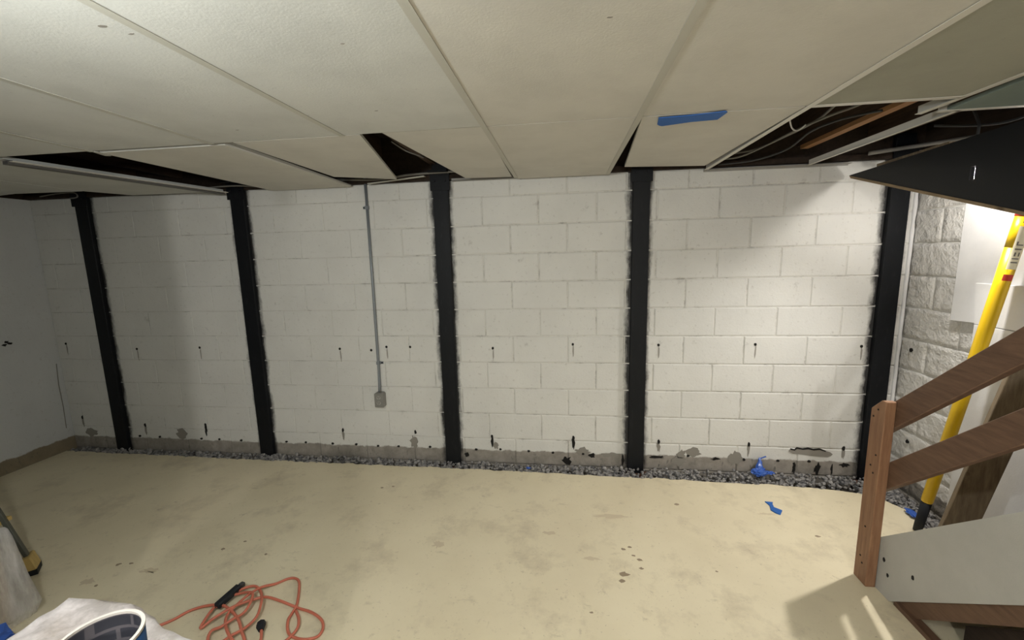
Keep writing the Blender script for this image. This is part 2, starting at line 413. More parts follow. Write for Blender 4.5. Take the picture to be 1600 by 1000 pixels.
# loose dull bar hanging below the open slot at the left
lb = MB(); lb.bar((-3.352, -1.225, 2.122), (-3.172, -.085, 2.122), .040, .016)
lb.build('grid_bar', M['bar_dark'], ce)
lb = MB(); lb.bar((-3.352+.036, -1.225, 2.127), (-3.172+.036, -.085, 2.127), .028, .004)
lb.build('grid_bar', M['tbar_white'], ce)
tbar((-2.775, YC), (-2.80, -1.20)); 
# panels along the wall
panel([(BX[2]+g, YC+g), (BX[1]-g, YC+g), (BX[1]-g, -.06), (BX[2]+g, -.06)])
panel([(-.325, YC+g), (.262, YC+g), (.256, -.135), (-.252, -.225)], tilt=(0, .0, .012, .012), z=ZC+.003)
panel([(-1.385, YC+g), (BX[2]-g, YC+g), (BX[2]-.03, -.135), (-1.29, -.165)], ZC+.004)
panel([(-2.075, YC+g), (-1.485, YC+g), (-1.742, -.245), (-2.085, -.43)], ZC+.003)
panel([(-2.785, YC+.03), (-2.135, YC+.03), (-2.165, -.055), (-2.80, -.02)], ZC+.003)
panel([(-3.385, YC+.04), (-3.34, YC+.04), (-3.165, -.085), (-3.20, -.07), (-3.92, -.10), (-4.03, -.35), (-4.03, YC+.04)], ZC+.006, 'tile_worn')
panel([(-4.60, YC+g), (-4.035, YC+g), (-4.035, -.355), (-4.55, -.385)], ZC+.005, 'tile_worn')
panel([(XL, YC+g), (-4.605, YC+g), (-4.56, -.385), (XL, -.30)], ZC+.005, 'tile_worn')
# narrow dull strip beside the slot between two panels
sb = MB(); sb.bar((-2.11, -1.26, 2.140), (-2.165, -.08, 2.140), .03, .003); sb.build('grid_bar', M['tbar_grey'], ce)
# wall angle
MB().box((.29, -.045, ZC+.006), (1.17, -.004, ZC+.009)).box((.29, -.008, ZC-.002), (1.17, -.004, ZC+.02)).build('wall_angle', M['tbar_grey'], ce)
MB().box((-1.42, -.045, ZC+.012), (-.97, -.004, ZC+.014)).box((-1.42, -.045, ZC+.012), (-.97, -.042, ZC+.028)).build('wall_angle', M['tbar_grey'], ce)
# ------------------------------------------------------------------ marks on the wall
def blob(cx, cz, rx, rz, n=14, jit=.25, seed=0):
    return [(cx + rx*math.cos(2*math.pi*k/n)*(1+jit*noise.noise((k*1.7+seed, seed*2.1, .3))*1.6), cz + rz*math.sin(2*math.pi*k/n)*(1+jit*noise.noise((k*1.3, seed*3.3, 7.7))*1.6)) for k in range(n)]
HI = [(-4.906,.949),(-4.217,.906),(-3.626,.919),(-2.395,.914),(-2.135,.904),(-2.008,.931),(-1.816,.931),(-1.17,.924),(-.573,.955),(.035,.952),(.686,.958),(1.362,.947)]
LO = [(-4.878,.282),(-4.258,.228),(-3.674,.244),(-2.43,.235),(-1.817,.237),(-1.197,.219),(-.57,.229),(.056,.219),(.686,.22),(1.315,.213)]
WEEP = [(-4.327,.126),(-4.131,.126),(-3.729,.121),(-3.559,.121),(-3.356,.116),(-2.94,.119),(-2.767,.119),(-2.53,.116),(-2.324,.117),(-2.138,.11),(-1.964,.113),(-1.703,.117),(-1.328,.109),(-1.134,.116),(-.913,.11),(-.726,.104),(-.497,.102),(.269,.116),(.463,.103),(.658,.101),(.889,.102),(1.098,.106)]
for i, (a, b) in enumerate(HI):
    MB().prism(blob(a, b, .009, .010, 10, .15, i), (-.0035, .01), 1).build('drill_hole', M['hole'], wb)
    if i not in (4, 6): MB().prism(blob(a+.003, b-.05, .005, .045, 12, .4, i+.5), (-.0022, .008), 1).build('drip_stain', M['stain'], wb)
for i, (a, b) in enumerate(LO):
    MB().prism(blob(a, b, .009, .016, 10, .3, i+40), (-.0038, .01), 1).build('drill_hole', M['hole'], wb)
    if i not in (4,): MB().prism(blob(a, b-.038, .010, .045, 14, .5, i+60.5), (-.0028, .008), 1).build('drip_stain', M['patch'] if i not in (2, 5, 6) else M['hole'], wb)
for i, (a, b) in enumerate(WEEP):
    MB().prism(blob(a, b, .011, .009, 10, .3, i+90), (-.0040, .01), 1).build('weep_hole', M['hole'], wb)
PATCH = [(-3.913,.162,.045,.05),(-4.814,.147,.05,.04),(-1.833,.150,.03,.05),(-1.168,.15,.02,.03),(-.502,.118,.05,.035),(-.287,.10,.07,.018),(.223,.124,.03,.03),(.30,.147,.05,.035),(.592,.108,.055,.05),(.202,.075,.05,.035),]
for i, (a, b, c, d) in enumerate(PATCH):
    MB().prism(blob(a, b, c, d, 20, .45, i+130), (-.003, .008), 1).build('mortar_patch', M['patch'], wb)
# spalled strip with a flaked paint rim
sp_lo = [(1.235, .150), (1.215, .143), (1.15, .146), (1.09, .150), (1.03, .158), (.985, .160)]
sp_hi = [(.955, .176), (.968, .196), (.995, .190), (1.01, .204), (1.05, .198), (1.085, .203), (1.12, .196), (1.16, .201), (1.20, .188), (1.23, .180), (1.248, .165)]
MB().prism(sp_hi + sp_lo, (-.0035, .008), 1).build('spalled_patch', M['patch'], wb)
rim_ = [(a, b + .002 + .006*abs(noise.noise((a*40, 3, 1)))) for a, b in sp_hi[1:-2]]
MB().prism([(a, b-.006) for a, b in sp_hi[1:-2]] + rim_[::-1], (-.0045, .008), 1).build('spall_edge', M['hole'], wb)
for i, (a, b, c, d) in enumerate([(1.0,.055,.012,.04),(1.155,.05,.02,.04),(1.25,.05,.006,.045),(.46,.098,.03,.010),(-.43,.09,.02,.02),(-.2,.06,.008,.04),(-.62,.045,.03,.03),(1.33,.085,.03,.012),(.05,.098,.06,.01),(-1.40,.06,.02,.02)]):
    MB().prism(blob(a, b, c, d, 14, .6, i+210), (-.0034, .008), 1).build('damp_mark', M['hole'], wb)
# fine pencil-thin scratch marks and a crack near the left corner
MB().tube([(-4.985, -.04, .78), (-4.988, -.05, .6), (-4.992, -.045, .4), (-4.995, -.05, .2)], .003, 6).build('corner_crack', M['patch'], wl)
for i, (yy, zz) in enumerate([(-.306, 1.014), (-.34, 1.01), (-.325, 1.03)]):
    MB().prism(blob(yy, zz, .014, .010, 10, .5, i+400), (XL-.01, XL+.003), 0).build('scuff_mark', M['hole'], wl)
for i, (yy, zz) in enumerate([(-.098, .944), (-.157, .343)]):
    MB().prism(blob(yy, zz, .010, .012, 10, .3, i+420), (XR-.010, XR+.01), 0).build('drill_hole', M['hole'], wr)
cb = []
for k in range(40): cb.append((1.585 + .003*noise.noise((k*.9, 0, 3)), -.006, 2.2 - k*.055))
MB().tube(cb, [.011 + .004*noise.noise((k*.7, 5, 1)) for k in range(40)], 8).build('caulk_bead', M['foam'], wb, smooth=True)
FM = [(-2.486,-1.046,.008),(-2.288,-1.134,.009),(-.278,-.891,.012),(-.318,-.91,.012),(-.267,-.956,.010),(-.239,-.987,.013),(-.243,-1.048,.011),(-.336,-1.097,.022),(-.352,-1.145,.016),(.786,-.702,.012),(-2.566,-1.118,.012),(.079,-.452,.014),(-.514,-1.349,.008),(.132,-1.034,.007),(-3.005,-1.431,.009),(-3.047,-1.285,.014),(-2.985,-1.27,.010),(-1.926,-.421,.010),(-1.854,-.398,.010)]
for i, (a, b, c) in enumerate(FM):
    MB().prism(blob(a, b, c, c*.7, 10, .5, i+500), (-.004, .0007), 2).build('floor_spot', M['floor_spot'], fl)
for i, (a, b, c, d) in enumerate([(-.49,-1.001,.05,.012),(-.719,-.811,.04,.018),(-.35,-.618,.09,.02),(-1.348,-.963,.03,.03),(.60,-.509,.05,.012),(-2.832,-1.312,.05,.02),(-3.078,-1.412,.03,.02)]):
    MB().prism(blob(a, b, c, d, 22, .6, i+540), (-.004, .0005), 2).build('floor_stain', M['floor_stain'], fl)
for i, (a, b, c) in enumerate([(-1.631,-2.174,.012),(-1.16,-2.012,.006),(-.524,-2.019,.007),(-1.92,-1.44,.007),(-1.289,-1.544,.008),(-1.602,-2.136,.007)]):
    MB().prism(blob(a, b, c, c*.45, 9, .4, i+580), (ZC+.0026, ZC+.008), 2).build('scuff_mark', M['patch'], ce)
# ------------------------------------------------------------------ gravel in the trench
gm = bmesh.new(); bmesh.ops.create_icosphere(gm, subdivisions=1, radius=1)
iv = [v.co.copy() for v in gm.verts]; ifc = [tuple(v.index for v in q.verts) for q in gm.faces]; gm.free()
G = MB()
def stone(x, y, z, s):
    rot = Matrix.Rotation(random.uniform(0, 6.28), 3, 'Z') @ Matrix.Rotation(random.uniform(-1, 1), 3, 'X') @ Matrix.Rotation(random.uniform(-1, 1), 3, 'Y')
    sx, sy, sz = s*random.uniform(.8, 1.35), s*random.uniform(.6, 1.0), s*random.uniform(.45, .8)
    G.add([Vector((x, y, z)) + rot @ Vector((v.x*sx*random.uniform(.8, 1.2), v.y*sy*random.uniform(.8, 1.2), v.z*sz*random.uniform(.8, 1.2))) for v in iv], ifc)
cnt = 0
while cnt < 2200:
    x = random.uniform(XL+.03, XR-.03)
    e = edge_y(min(x, 1.29))
    y = random.uniform(e - .004, -.027)
    s = random.uniform(.0095, .021)
    hump = .014*max(0, noise.noise((x*2.2, y*4, 9))) + .036*(y-e)/(abs(e)+.01)
    stone(x, y, random.uniform(-.035, -.004) + hump, s); cnt += 1
cnt = 0
while cnt < 1000:
    y = random.uniform(-.98, -.12); x = random.uniform(1.33, XR-.025)
    lim = 1.46 if y > -.42 else 1.42
    if y > -.29: lim = 1.29 + (-.215-y)*1.2
    if x < lim: continue
    stone(x, y, random.uniform(-.035, -.002) + .05*max(0, (x-1.45))*.6, random.uniform(.008, .017)); cnt += 1
gv = G.build('gravel', M['gravel']); tag(gv, 'grey crushed gravel filling the trench along the foot of the block wall', 'gravel', kind='stuff')
# ------------------------------------------------------------------ steel wall beams
LB = ['black steel wall beam nearest the left corner', 'black steel wall beam left of the grey conduit', 'black steel wall beam just right of the grey conduit',
      'black steel wall beam under the blue ceiling tape, fourth from the left corner', 'black steel wall beam at the right corner behind the stair newel']
for X, lab in zip(POSTX, LB):
    e = empty('steel_beam', (X, 0, 0))
    h = HALF; top = 2.30
    prof = [(X-h, -.003), (X-h, -.036), (X+h, -.036), (X+h, -.003), (X+h-.008, -.003), (X+h-.008, -.028), (X-h+.008, -.028), (X-h+.008, -.003)]
    MB().prism(prof, (-.02, top)).build('channel', M['steel'], e, bevel=.002)
    MB().box((X-h-.035, -.075, -.032), (X+h+.03, -.004, -.021)).build('base_plate', M['rust'], e)
    MB().box((X-.07, -.10, top-.10), (X+.07, -.037, top-.09)).box((X-.07, -.045, top-.22), (X+.07, -.037, top-.09)).build('top_bracket', M['steel'], e)
    for sx in (-.04, .04):
        MB().tube([(X+sx, -.046, top-.155), (X+sx, -.056, top-.155)], .009, 6).build('bolt', M['steel'], e)
    rebase(e); tag(e, lab, 'steel beam', 'steel beams bracing the block wall')
# ------------------------------------------------------------------ conduit and outlet box
e = empty('conduit', (-2.075, 0, .58))
MB().tube([(-2.076, -.014, 2.22), (-2.0755, -.014, 1.4), (-2.078, -.014, .75), (-2.079, -.020, .62), (-2.080, -.026, .575)], .0105, 10).build('pipe', M['conduit'], e, smooth=True)
for zz, sx in ((1.985, -1), (.805, 1)):
    c_ = MB().box((-2.0765-.0135, -.027, zz-.011), (-2.0765+.0135, -.001, zz+.011)).box((min(-2.0765, -2.0765+sx*.036), -.004, zz-.010), (max(-2.0765, -2.0765+sx*.036), -.001, zz+.010))
    cl = c_.build('clamp', M['conduit'], e)
    MB().tube([(-2.0765+sx*.026, -.003, zz), (-2.0765+sx*.026, -.010, zz)], .006, 8).build('screw', M['hole'], cl)
rebase(e); tag(e, 'thin grey metal conduit running down the white block wall', 'conduit')
e = empty('outlet_box', (-2.078, 0, .455))
MB().prism([(-2.116, .455), (-2.044, .455), (-2.040, .46), (-2.040, .562), (-2.050, .572), (-2.106, .572), (-2.116, .562)], (-.052, -.001), 1).build('box', M['box_grey'], e, bevel=.003)
pl = MB().box((-2.113, -.055, .460), (-2.043, -.052, .568)).build('cover_plate', M['box_grey'], e, bevel=.001)
for zz in (.492, .536):
    rc = MB().prism([(-2.078 + .017*math.cos(k*.628), zz + .014*math.sin(k*.628)) for k in range(10)], (-.058, -.0545), 1).build('receptacle', M['outlet'], pl)
rebase(e)
for zz in (.492, .536):
    sl = MB().box((-2.086, -.0595, zz-.001), (-2.083, -.0575, zz+.008)).box((-2.074, -.0595, zz-.001), (-2.071, -.0575, zz+.008)).box((-2.080, -.0595, zz-.009), (-2.076, -.0575, zz-.005))
    sl.build('slot', M['hole'], pl)
tag(e, 'grey metal outlet box at the end of the wall conduit', 'outlet')
# ------------------------------------------------------------------ blue tape on the ceiling
tp = MB(); pts = [(-.262, -1.268), (-.14, -1.278), (-.025, -1.30), (-.015, -1.288), (-.022, -1.20), (-.12, -1.19), (-.225, -1.155), (-.238, -1.165), (-.25, -1.185)]
tag(tp.prism(pts, (ZC-.0035, ZC-.0005)).build('tape_strip', M['blue_tape']), 'torn strip of blue masking tape stuck across the ceiling panel joint', 'tape')
# ------------------------------------------------------------------ cables and bits in the ceiling void
def cat_rom(pts, n=6):
    P = [Vector(p) for p in pts]; out = []
    for i in range(len(P)-1):
        a, b, c, d = P[max(i-1, 0)], P[i], P[i+1], P[min(i+2, len(P)-1)]
        for k in range(n):
            t = k/n; out.append(.5*((2*b) + (c-a)*t + (2*a-5*b+4*c-d)*t*t + (3*b-a-3*c+d)*t**3))
    out.append(P[-1]); return out
def cable(name, pts, rad, mat, label, cat='cable', group=None, n=6):
    o = MB().tube(cat_rom(pts, n), rad, 7).build(name, M[mat], smooth=True); tag(o, label, cat, group); return o
GW = 'cables in the open ceiling bay'
cable('electric_cable', [(.34, -.03, 2.20), (.45, -.15, 2.185), (.50, -.42, 2.19), (.53, -.68, 2.2), (.58, -.86, 2.21), (.66, -.95, 2.23), (.70, -1.4, 2.24)], .006, 'cable', 'grey cable looping nearest the T bar in the open ceiling bay', group=GW)
cable('electric_cable', [(.40, -.05, 2.225), (.54, -.14, 2.225), (.58, -.42, 2.225), (.60, -.70, 2.23), (.55, -.98, 2.235), (.52, -1.3, 2.24)], .006, 'cable', 'grey cable crossing toward the cross bar in the open ceiling bay', group=GW)
cable('electric_cable', [(.36, -.07, 2.160), (.55, -.12, 2.165), (.66, -.30, 2.185), (.62, -.62, 2.2), (.64, -.80, 2.2), (.70, -.88, 2.20), (.74, -.94, 2.195)], .0055, 'cable_dark', 'dark cable sagging lowest in the open ceiling bay', group=GW)
zt = MB().tube(cat_rom([(.42, -.83, 2.205), (.46, -.77, 2.185), (.52, -.70, 2.19), (.535, -.74, 2.205)], 5), .0035, 6).build('cable_tie', M['foam']); tag(zt, 'white loop of wire tied around the ceiling cables', 'cable tie')
cable('electric_cable', [(-1.56, -.75, 2.24), (-1.50, -.70, 2.20), (-1.455, -.62, 2.19), (-1.46, -.52, 2.2), (-1.50, -.42, 2.24)], .004, 'cable', 'thin pale wire curling in the dark gap left of the third beam')
cable('electric_cable', [(-2.45, -.06, 2.185), (-2.2, -.08, 2.178), (-1.95, -.05, 2.175), (-1.7, -.06, 2.195), (-1.3, -.05, 2.205)], .008, 'cable', 'grey cable lying along the wall top above the conduit')
sl_ = MB().bar((-2.02, -.09, 2.140), (-1.59, -.12, 2.168), .022, .006).build('wood_lath', M['tbar']); tag(sl_, 'pale strip lying on the wall top beside the third beam', 'strip')
cable('electric_cable', [(-3.45, -.08, 2.15), (-3.25, -.10, 2.165), (-3.05, -.11, 2.168), (-2.86, -.09, 2.16), (-2.7, -.05, 2.17)], .006, 'cable', 'pale cable passing over the top of the second beam')
cable('electric_cable', [(-4.75, -.10, 2.16), (-4.6, -.12, 2.17), (-4.47, -.10, 2.18), (-4.43, -.09, 2.17), (-4.44, -.08, 2.145), (-4.52, -.07, 2.14)], .005, 'cable', 'pale bent cable above the first beam in the left corner')
cable('water_pipe', [(1.18, -.17, 2.165), (1.30, -.24, 2.17), (1.42, -.32, 2.175), (1.58, -.42, 2.18)], .012, 'cable', 'dull grey pipe crossing the dark void above the stair', 'pipe')
cable('electric_cable', [(1.20, -.60, 2.20), (1.36, -.75, 2.16), (1.40, -.92, 2.19), (1.45, -1.1, 2.3)], .006, 'cable_dark', 'dark cable drooping in the void above the stair')
bt = MB().bar((1.30, -.10, 2.10), (1.36, -.52, 2.125), .05, .025).build('wood_batten', M['timber']); tag(bt, 'short weathered wood batten in the void above the dark board', 'batten')
bt = MB().bar((1.27, -.16, 2.085), (1.33, -.48, 2.10), .010, .010).build('wood_lath', M['timber']); tag(bt, 'thin stick lying below the batten above the dark board', 'stick')
# ------------------------------------------------------------------ dark sloping board over the stair, with a slit showing the lit bulb
e = empty('dark_board', (1.15, -.8, 1.8))
bot = lambda y: 2.058 + .298*(y+.06); top_ = lambda y: 2.058 + .028*(-.06-y) if y > -.5 else 2.07 + .03*(-.5-y)
q = MB()
def seg(ya, yb, lo, hi): q.prism([(ya, lo(ya)), (yb, lo(yb)), (yb, hi(yb)), (ya, hi(ya))], (1.15, 1.168), 0)
ys = [-.06, -.3, -.5, -.892]
for a, b in zip(ys, ys[1:]): seg(a, b, bot, top_)
seg(-.892, -.914, bot, lambda y: 1.893); seg(-.892, -.914, lambda y: 1.950, top_)
seg(-.914, -1.75, bot, top_)
q.build('board', M['panel_dark'], e)
MB().prism([(-.07, bot(-.07)), (-1.75, bot(-1.75)), (-1.75, bot(-1.75)-.014), (-.085, bot(-.085)-.014)], (1.145, 1.172), 0).build('edge_strip', M['edge_wood'], e)
for yy in (-1.5,): MB().box((1.152, yy-.02, top_(yy)-.03), (1.166, yy+.02, 2.47)).build('hanger', M['joist'], e)
rebase(e); tag(e, 'dark sloping board with a pale lower edge hanging above the stair', 'board')
# ------------------------------------------------------------------ lamps
def lamp(loc, power, label, rad=.045, col=(.96, 1.0, .97)):
    e = empty('bulb_lamp', loc); x, y, z = loc; top = 2.125
    MB().lathe([(.001, .0), (.055, .0), (.06, -.012), (.045, -.035), (.024, -.05), (.001, -.05)], (x, y, top), 20).build('lampholder', M['lamp_base'], e, smooth=True)
    MB().tube([(x, y, top-.05), (x, y, z+.05)], .013, 10).build('socket', M['lamp_base'], e)
    MB().lathe([(.0005, .052), (.014, .05), (.017, .03), (.030, .005), (.031, -.015), (.02, -.034), (.0005, -.04)], (x, y, z), 16).build('bulb', M['bulb'], e, smooth=True)
    rebase(e); tag(e, label, 'lamp')
    ld = bpy.data.lights.new('bulb_light', 'POINT'); ld.energy = power; ld.shadow_soft_size = rad; ld.color = col
    lo = bpy.data.objects.new('bulb_light', ld); COL.objects.link(lo); lo.parent = e; lo.location = (0, 0, -.04 - rad - .005)
    return e
def clamp_lamp(loc, label):
    e = empty('clamp_lamp', loc); x, y, z = loc
    MB().lathe([(.016, .095), (.03, .09), (.06, .06), (.08, .012), (.083, .012), (.063, .062), (.032, .094), (.016, .099)], (x, y, z), 28, close=True).build('reflector', M['reflector'], e, smooth=True)
    MB().tube([(x, y, z+.045), (x, y, z+.15)], .018, 12).build('socket', M['black_rubber'], e)
    MB().tube([(x, y, z+.15), (x+.01, y+.01, z+.22), (x-.02, y+.03, 2.27)], .006, 8).build('hanging_cord', M['cable_dark'], e)
    MB().lathe([(.0005, .045), (.014, .042), (.02, .03), (.029, .008), (.029, -.01), (.02, -.027), (.0005, -.034)], (x, y, z), 20).build('bulb', M['bulb_stair'], e, smooth=True)
    rebase(e); tag(e, label, 'lamp')
    ld = bpy.data.lights.new('reflector_light', 'SPOT'); ld.energy = P_SPOT; ld.spot_size = R(125); ld.spot_blend = 1.0; ld.shadow_soft_size = .022; ld.color = (1.0, .96, .90)
    lo = bpy.data.objects.new('reflector_light', ld); COL.objects.link(lo); lo.parent = e; lo.location = (0, 0, -.06)
    lo.rotation_euler = Vector((-.9, -.18, -1.9)).to_track_quat('-Z', 'Y').to_euler(); return e
clamp_lamp(LAMP_STAIR, 'lit bulb glimpsed through the slit in the dark board')
lamp(LAMP_MAIN, P_MAIN, 'lit bare bulb under the ceiling beside the camera')
lamp((-.5, -5.2, 1.99), P_FILL, 'unseen fill bulb added under the ceiling far behind the camera', .05, (1.0, .97, .915))  # fill lamp added out of view to brighten the room
# ------------------------------------------------------------------ staircase with its rail
SL = .885
st = empty('staircase', (.85, -1.05, 0))
MB().prism([(-1.0, 0), (-1.152, 0), (-3.55, 2.112), (-3.55, 2.46), (-1.0, .205)], (.842, .866), 0).build('side_panel', M['white_panel'], st)
MB().prism([(-1.18, .005), (-1.25, .005), (-3.5, 1.985), (-3.5, 2.07), (-1.18, .03)], (.868, .905), 0).build('stringer', M['rail'], st)
MB().prism([(-1.36, .001), (-3.5, .001), (-3.5, 1.96), (-1.36, .09)], (.975, .990), 0).build('void_shade_board', M['deck'], st)  # dark board added in place of the shade under the stair
MB().prism([(-1.02, 0), (-1.30, 0), (-3.5, 1.94), (-3.5, 2.20), (-1.02, .18)], (1.54, 1.578), 0).build('stringer', M['rail'], st)
MB().box((.85, -3.4, .0005), (.888, -1.17, .022)).build('floor_plate', M['rail'], st)
MB().box((.90, -2.03, .001), (.938, -1.99, .62)).build('stud', M['newel'], st)
MB().box((.93, -1.86, .001), (.968, -1.82, .50)).build('stud', M['timber'], st)
for k in range(1, 11):
    z = .205*k; y0 = -1.015 - .2316*(k-1)
    MB().box((.868, y0-.265, z-.035), (1.54, y0, z)).build('tread', M['timber'], st, bevel=.006)
    MB().box((.868, y0-.035, z-.205+.001), (1.54, y0-.017, z-.036)).build('riser', M['timber'], st)
nw = MB().prism([(-.985, 0), (-1.072, 0), (-1.072, .925), (-1.045, .925), (-.985, .868)], (.795, .839), 0).build('newel_post', M['newel'], st, bevel=.003)
rt = lambda y: .92 + SL*(-1.05-y)
MB().prism([(-1.02, rt(-1.02)), (-1.02, rt(-1.02)-.135), (-3.2, rt(-3.2)-.135), (-3.2, rt(-3.2))], (.8395, .874), 0).build('handrail', M['rail'], st, bevel=.003)
rt2 = lambda y: .625 + SL*(-1.05-y)
MB().prism([(-1.02, rt2(-1.02)), (-1.02, rt2(-1.02)-.135), (-3.2, rt2(-3.2)-.135), (-3.2, rt2(-3.2))], (.8395, .874), 0).build('midrail', M['rail'], st, bevel=.003)
MB().box((.839, -3.24, .0), (.80, -3.15, 2.78*.98*0+2.11)).build('rail_post', M['newel'], st, bevel=.003)
for (yy, zz) in [(-1.03, .875), (-1.005, .835), (-1.045, .66), (-1.02, .60), (-1.04, .57), (-1.03, .29), (-1.02, .13), (-1.035, .10)]:
    MB().prism(blob(yy, zz, .0045, .0045, 8, .2, zz*9), (.7935, .80), 0).build('nail_hole', M['hole'], nw)
sp = [o for o in st.children if o.name.startswith('side_panel')][0]
for (yy, zz) in [(-1.13, .115), (-1.26, .21), (-1.10, .17)]:
    MB().prism(blob(yy, zz, .007, .010, 10, .3, yy*9), (.8405, .85), 0).build('nail_hole', M['hole'], sp)
rebase(st); tag(st, 'wooden stair with white side board, newel and two brown rails', 'staircase')
# ------------------------------------------------------------------ foam boards, pole and timber by the right wall
fb = MB().prism([(-.372, 1.182), (-.60, 1.194), (-1.10, 1.205), (-1.10, 2.02), (-.372, 2.02)], (1.572, 1.590), 0).build('foam_board', M['foam'], bevel=.002)
tag(fb, 'white foam board high on the right wall with its lower edge off the blocks', 'foam board', 'foam boards on the right wall')
e = empty('foam_board', (1.56, -.8, 0))
MB().prism([(-.54, .03), (-1.0, .03), (-1.0, 1.0), (-.555, 1.0)], (1.545, 1.569), 0).build('lower_sheet', M['foam'], e, bevel=.002)
MB().prism([(-.552, 1.003), (-1.0, 1.003), (-1.0, 1.187), (-.548, 1.187)], (1.545, 1.569), 0).build('middle_sheet', M['foam'], e, bevel=.002)
MB().prism([(-.548, 1.190), (-1.0, 1.190), (-1.0, 1.408), (-.525, 1.408)], (1.545, 1.569), 0).build('upper_sheet', M['foam'], e, bevel=.002)
rebase(e); tag(e, 'white foam board standing on the floor behind the yellow pole', 'foam board', 'foam boards on the right wall')
pa, pb = Vector((1.365, -.60, .004)), Vector((1.497, -.775, 1.745)); d = (pb-pa).normalized()
e = empty('yellow_pole', pa)
MB().tube([pa, pa+d*.04, pa+d*.19], [.020, .022, .024], 16).build('rubber_foot', M['black_rubber'], e, smooth=True)
MB().tube([pa+d*.19, pa+d*.20, pa+d*1.42, pa+d*1.60], [.024, .026, .030, .031], 18).build('shaft', M['yellow'], e, smooth=True)
MB().tube([pa+d*1.60, pa+d*1.745], .0312, 18).build('shaft_sleeve', M['yellow'], e, smooth=True)
MB().tube([pa+d*1.745, pa+d*1.78], .032, 18).build('red_band', M['red_print'], e, smooth=True)
# printed label wraps the side that faces the room
side = Vector((-.62, -.55, 0)).normalized(); side = (side - d*side.dot(d)).normalized(); bi = d.cross(side)
def patch(l0, l1, a0, a1, rad, mat, name, par, n=8):
    vs_ = []; fs_ = []
    for i in range(n+1):
        a = R(a0 + (a1-a0)*i/n)
        for l in (l0, l1): vs_.append(pa + d*l + rad*(math.cos(a)*side + math.sin(a)*bi))
    for i in range(n): fs_.append((2*i, 2*i+1, 2*i+3, 2*i+2))
    return MB().add(vs_, fs_).build(name, M[mat], par)
s_ = 1
lbp = patch(1.50, 1.70, 0, 75, .0318, 'label', 'printed_label', e)
rp = patch(1.445, 1.475, 0, 70, .0318, 'red_print', 'red_print', e)
rebase(e)
for k in range(3): patch(1.715+.012*k, 1.721+.012*k, 10, 70, .0324, 'red_print' if k == 1 else 'grey_print', 'print_line', e)
tag(e, 'yellow fibreglass pole with black foot leaning toward the right wall', 'pole')
for c_ in e.children:
    c_.matrix_parent_inverse = Matrix.Translation(-pa)
for k, (l0, l1, a0, a1) in enumerate([(1.53, 1.536, 15, 60), (1.548, 1.553, 15, 60), (1.562, 1.580, 20, 30), (1.562, 1.580, 45, 55), (1.592, 1.598, 15, 60), (1.612, 1.630, 15, 24), (1.612, 1.617, 24, 60)]):
    pr = patch(l0, l1, a0, a1, .0324, 'grey_print', 'print_stroke', e, 4); pr.matrix_parent_inverse = Matrix.Translation(-pa)
e2 = empty('timber_post', (1.28, -.86, 0))
t0, t1 = Vector((1.273, -.875, .0)), Vector((1.46, -.973, 1.2))
td = (t1-t0).normalized(); q = MB()
A = Vector((.62, .78, 0)).normalized(); A = (A - td*A.dot(td)).normalized(); Bv = td.cross(A)
o_ = []
for l in (0, 1.2):
    for sa, sb_ in ((-1,-1),(1,-1),(1,1),(-1,1)): o_.append(t0 + td*l + A*sa*.054 + Bv*sb_*.054)
mz = min(p.z for p in o_[:4]); o_ = [p + Vector((0, 0, .001-mz)) for p in o_]
q.add(o_, [(0,1,2,3),(7,6,5,4),(0,4,5,1),(1,5,6,2),(2,6,7,3),(3,7,4,0)])
q.build('post', M['timber'], e2, bevel=.003)
for l in (.30, .62): MB().tube([t0+td*l-Bv*.0555, t0+td*l-Bv*.050], .007, 8).build('knot', M['hole'], e2)
rebase(e2); tag(e2, 'weathered square timber leaning behind the lower stair rail', 'timber')
# ------------------------------------------------------------------ bits of blue film and tape
tp = MB().prism([(.645, -.378), (.690, -.384), (.678, -.405), (.672, -.44), (.705, -.472), (.675, -.515), (.655, -.50), (.640, -.47), (.655, -.42)], (.0005, .006)).build('tape_scrap', M['blue_tape'])
for v in tp.data.vertices: v.co.z += .006*abs(noise.noise((v.co.x*30, v.co.y*30, 2)))*(1 if v.co.z > .003 else 0)
tag(tp, 'small scrap of blue tape lying on the open beige floor', 'tape')
def crumple(name, c, rx, ry, rz, seed, label):
    bm = bmesh.new(); bmesh.ops.create_icosphere(bm, subdivisions=3, radius=1)
    for v in bm.verts:
        k = 1 + .55*noise.noise((v.co*2.3 + Vector((seed, 0, 0)))) + .25*noise.noise((v.co*6 + Vector((0, seed, 0))))
        v.co = Vector((c[0] + rx*v.co.x*k, c[1] + ry*v.co.y*k, max(.002, c[2] + rz*v.co.z*k)))
    me = bpy.data.meshes.new(name); bm.to_mesh(me); bm.free(); me.materials.append(M['blue_bag'])
    o = link(name, me); tag(o, label, 'plastic scrap'); return o
e = empty('blue_wrapper', (.735, -.10, 0))
for nm, c, rx, ry, rz, sd in (('crumpled_base', (.735, -.085, .052), .050, .035, .026, 3), ('loose_tail', (.80, -.075, .045), .035, .018, .010, 5)):
    o = crumple(nm, c, rx, ry, rz, sd, None); o.parent = e; del o['category']
tw = [Vector((.737 + .016*t_/6 + .006*noise.noise((t_*1.1, 2, 0)), -.072 + .04*t_/6, .058 + .078*t_/6)) for t_ in range(7)]
MB().tube(tw, [.030, .027, .024, .017, .014, .010, .005], 7).build('twisted_top', M['blue_bag'], e)
MB().bar((.752, -.034, .128), (.795, -.03, .145), .012, .002).build('torn_strip', M['blue_bag'], e)
rebase(e); tag(e, 'crumpled blue plastic wrapper lying on the gravel against the wall', 'wrapper')
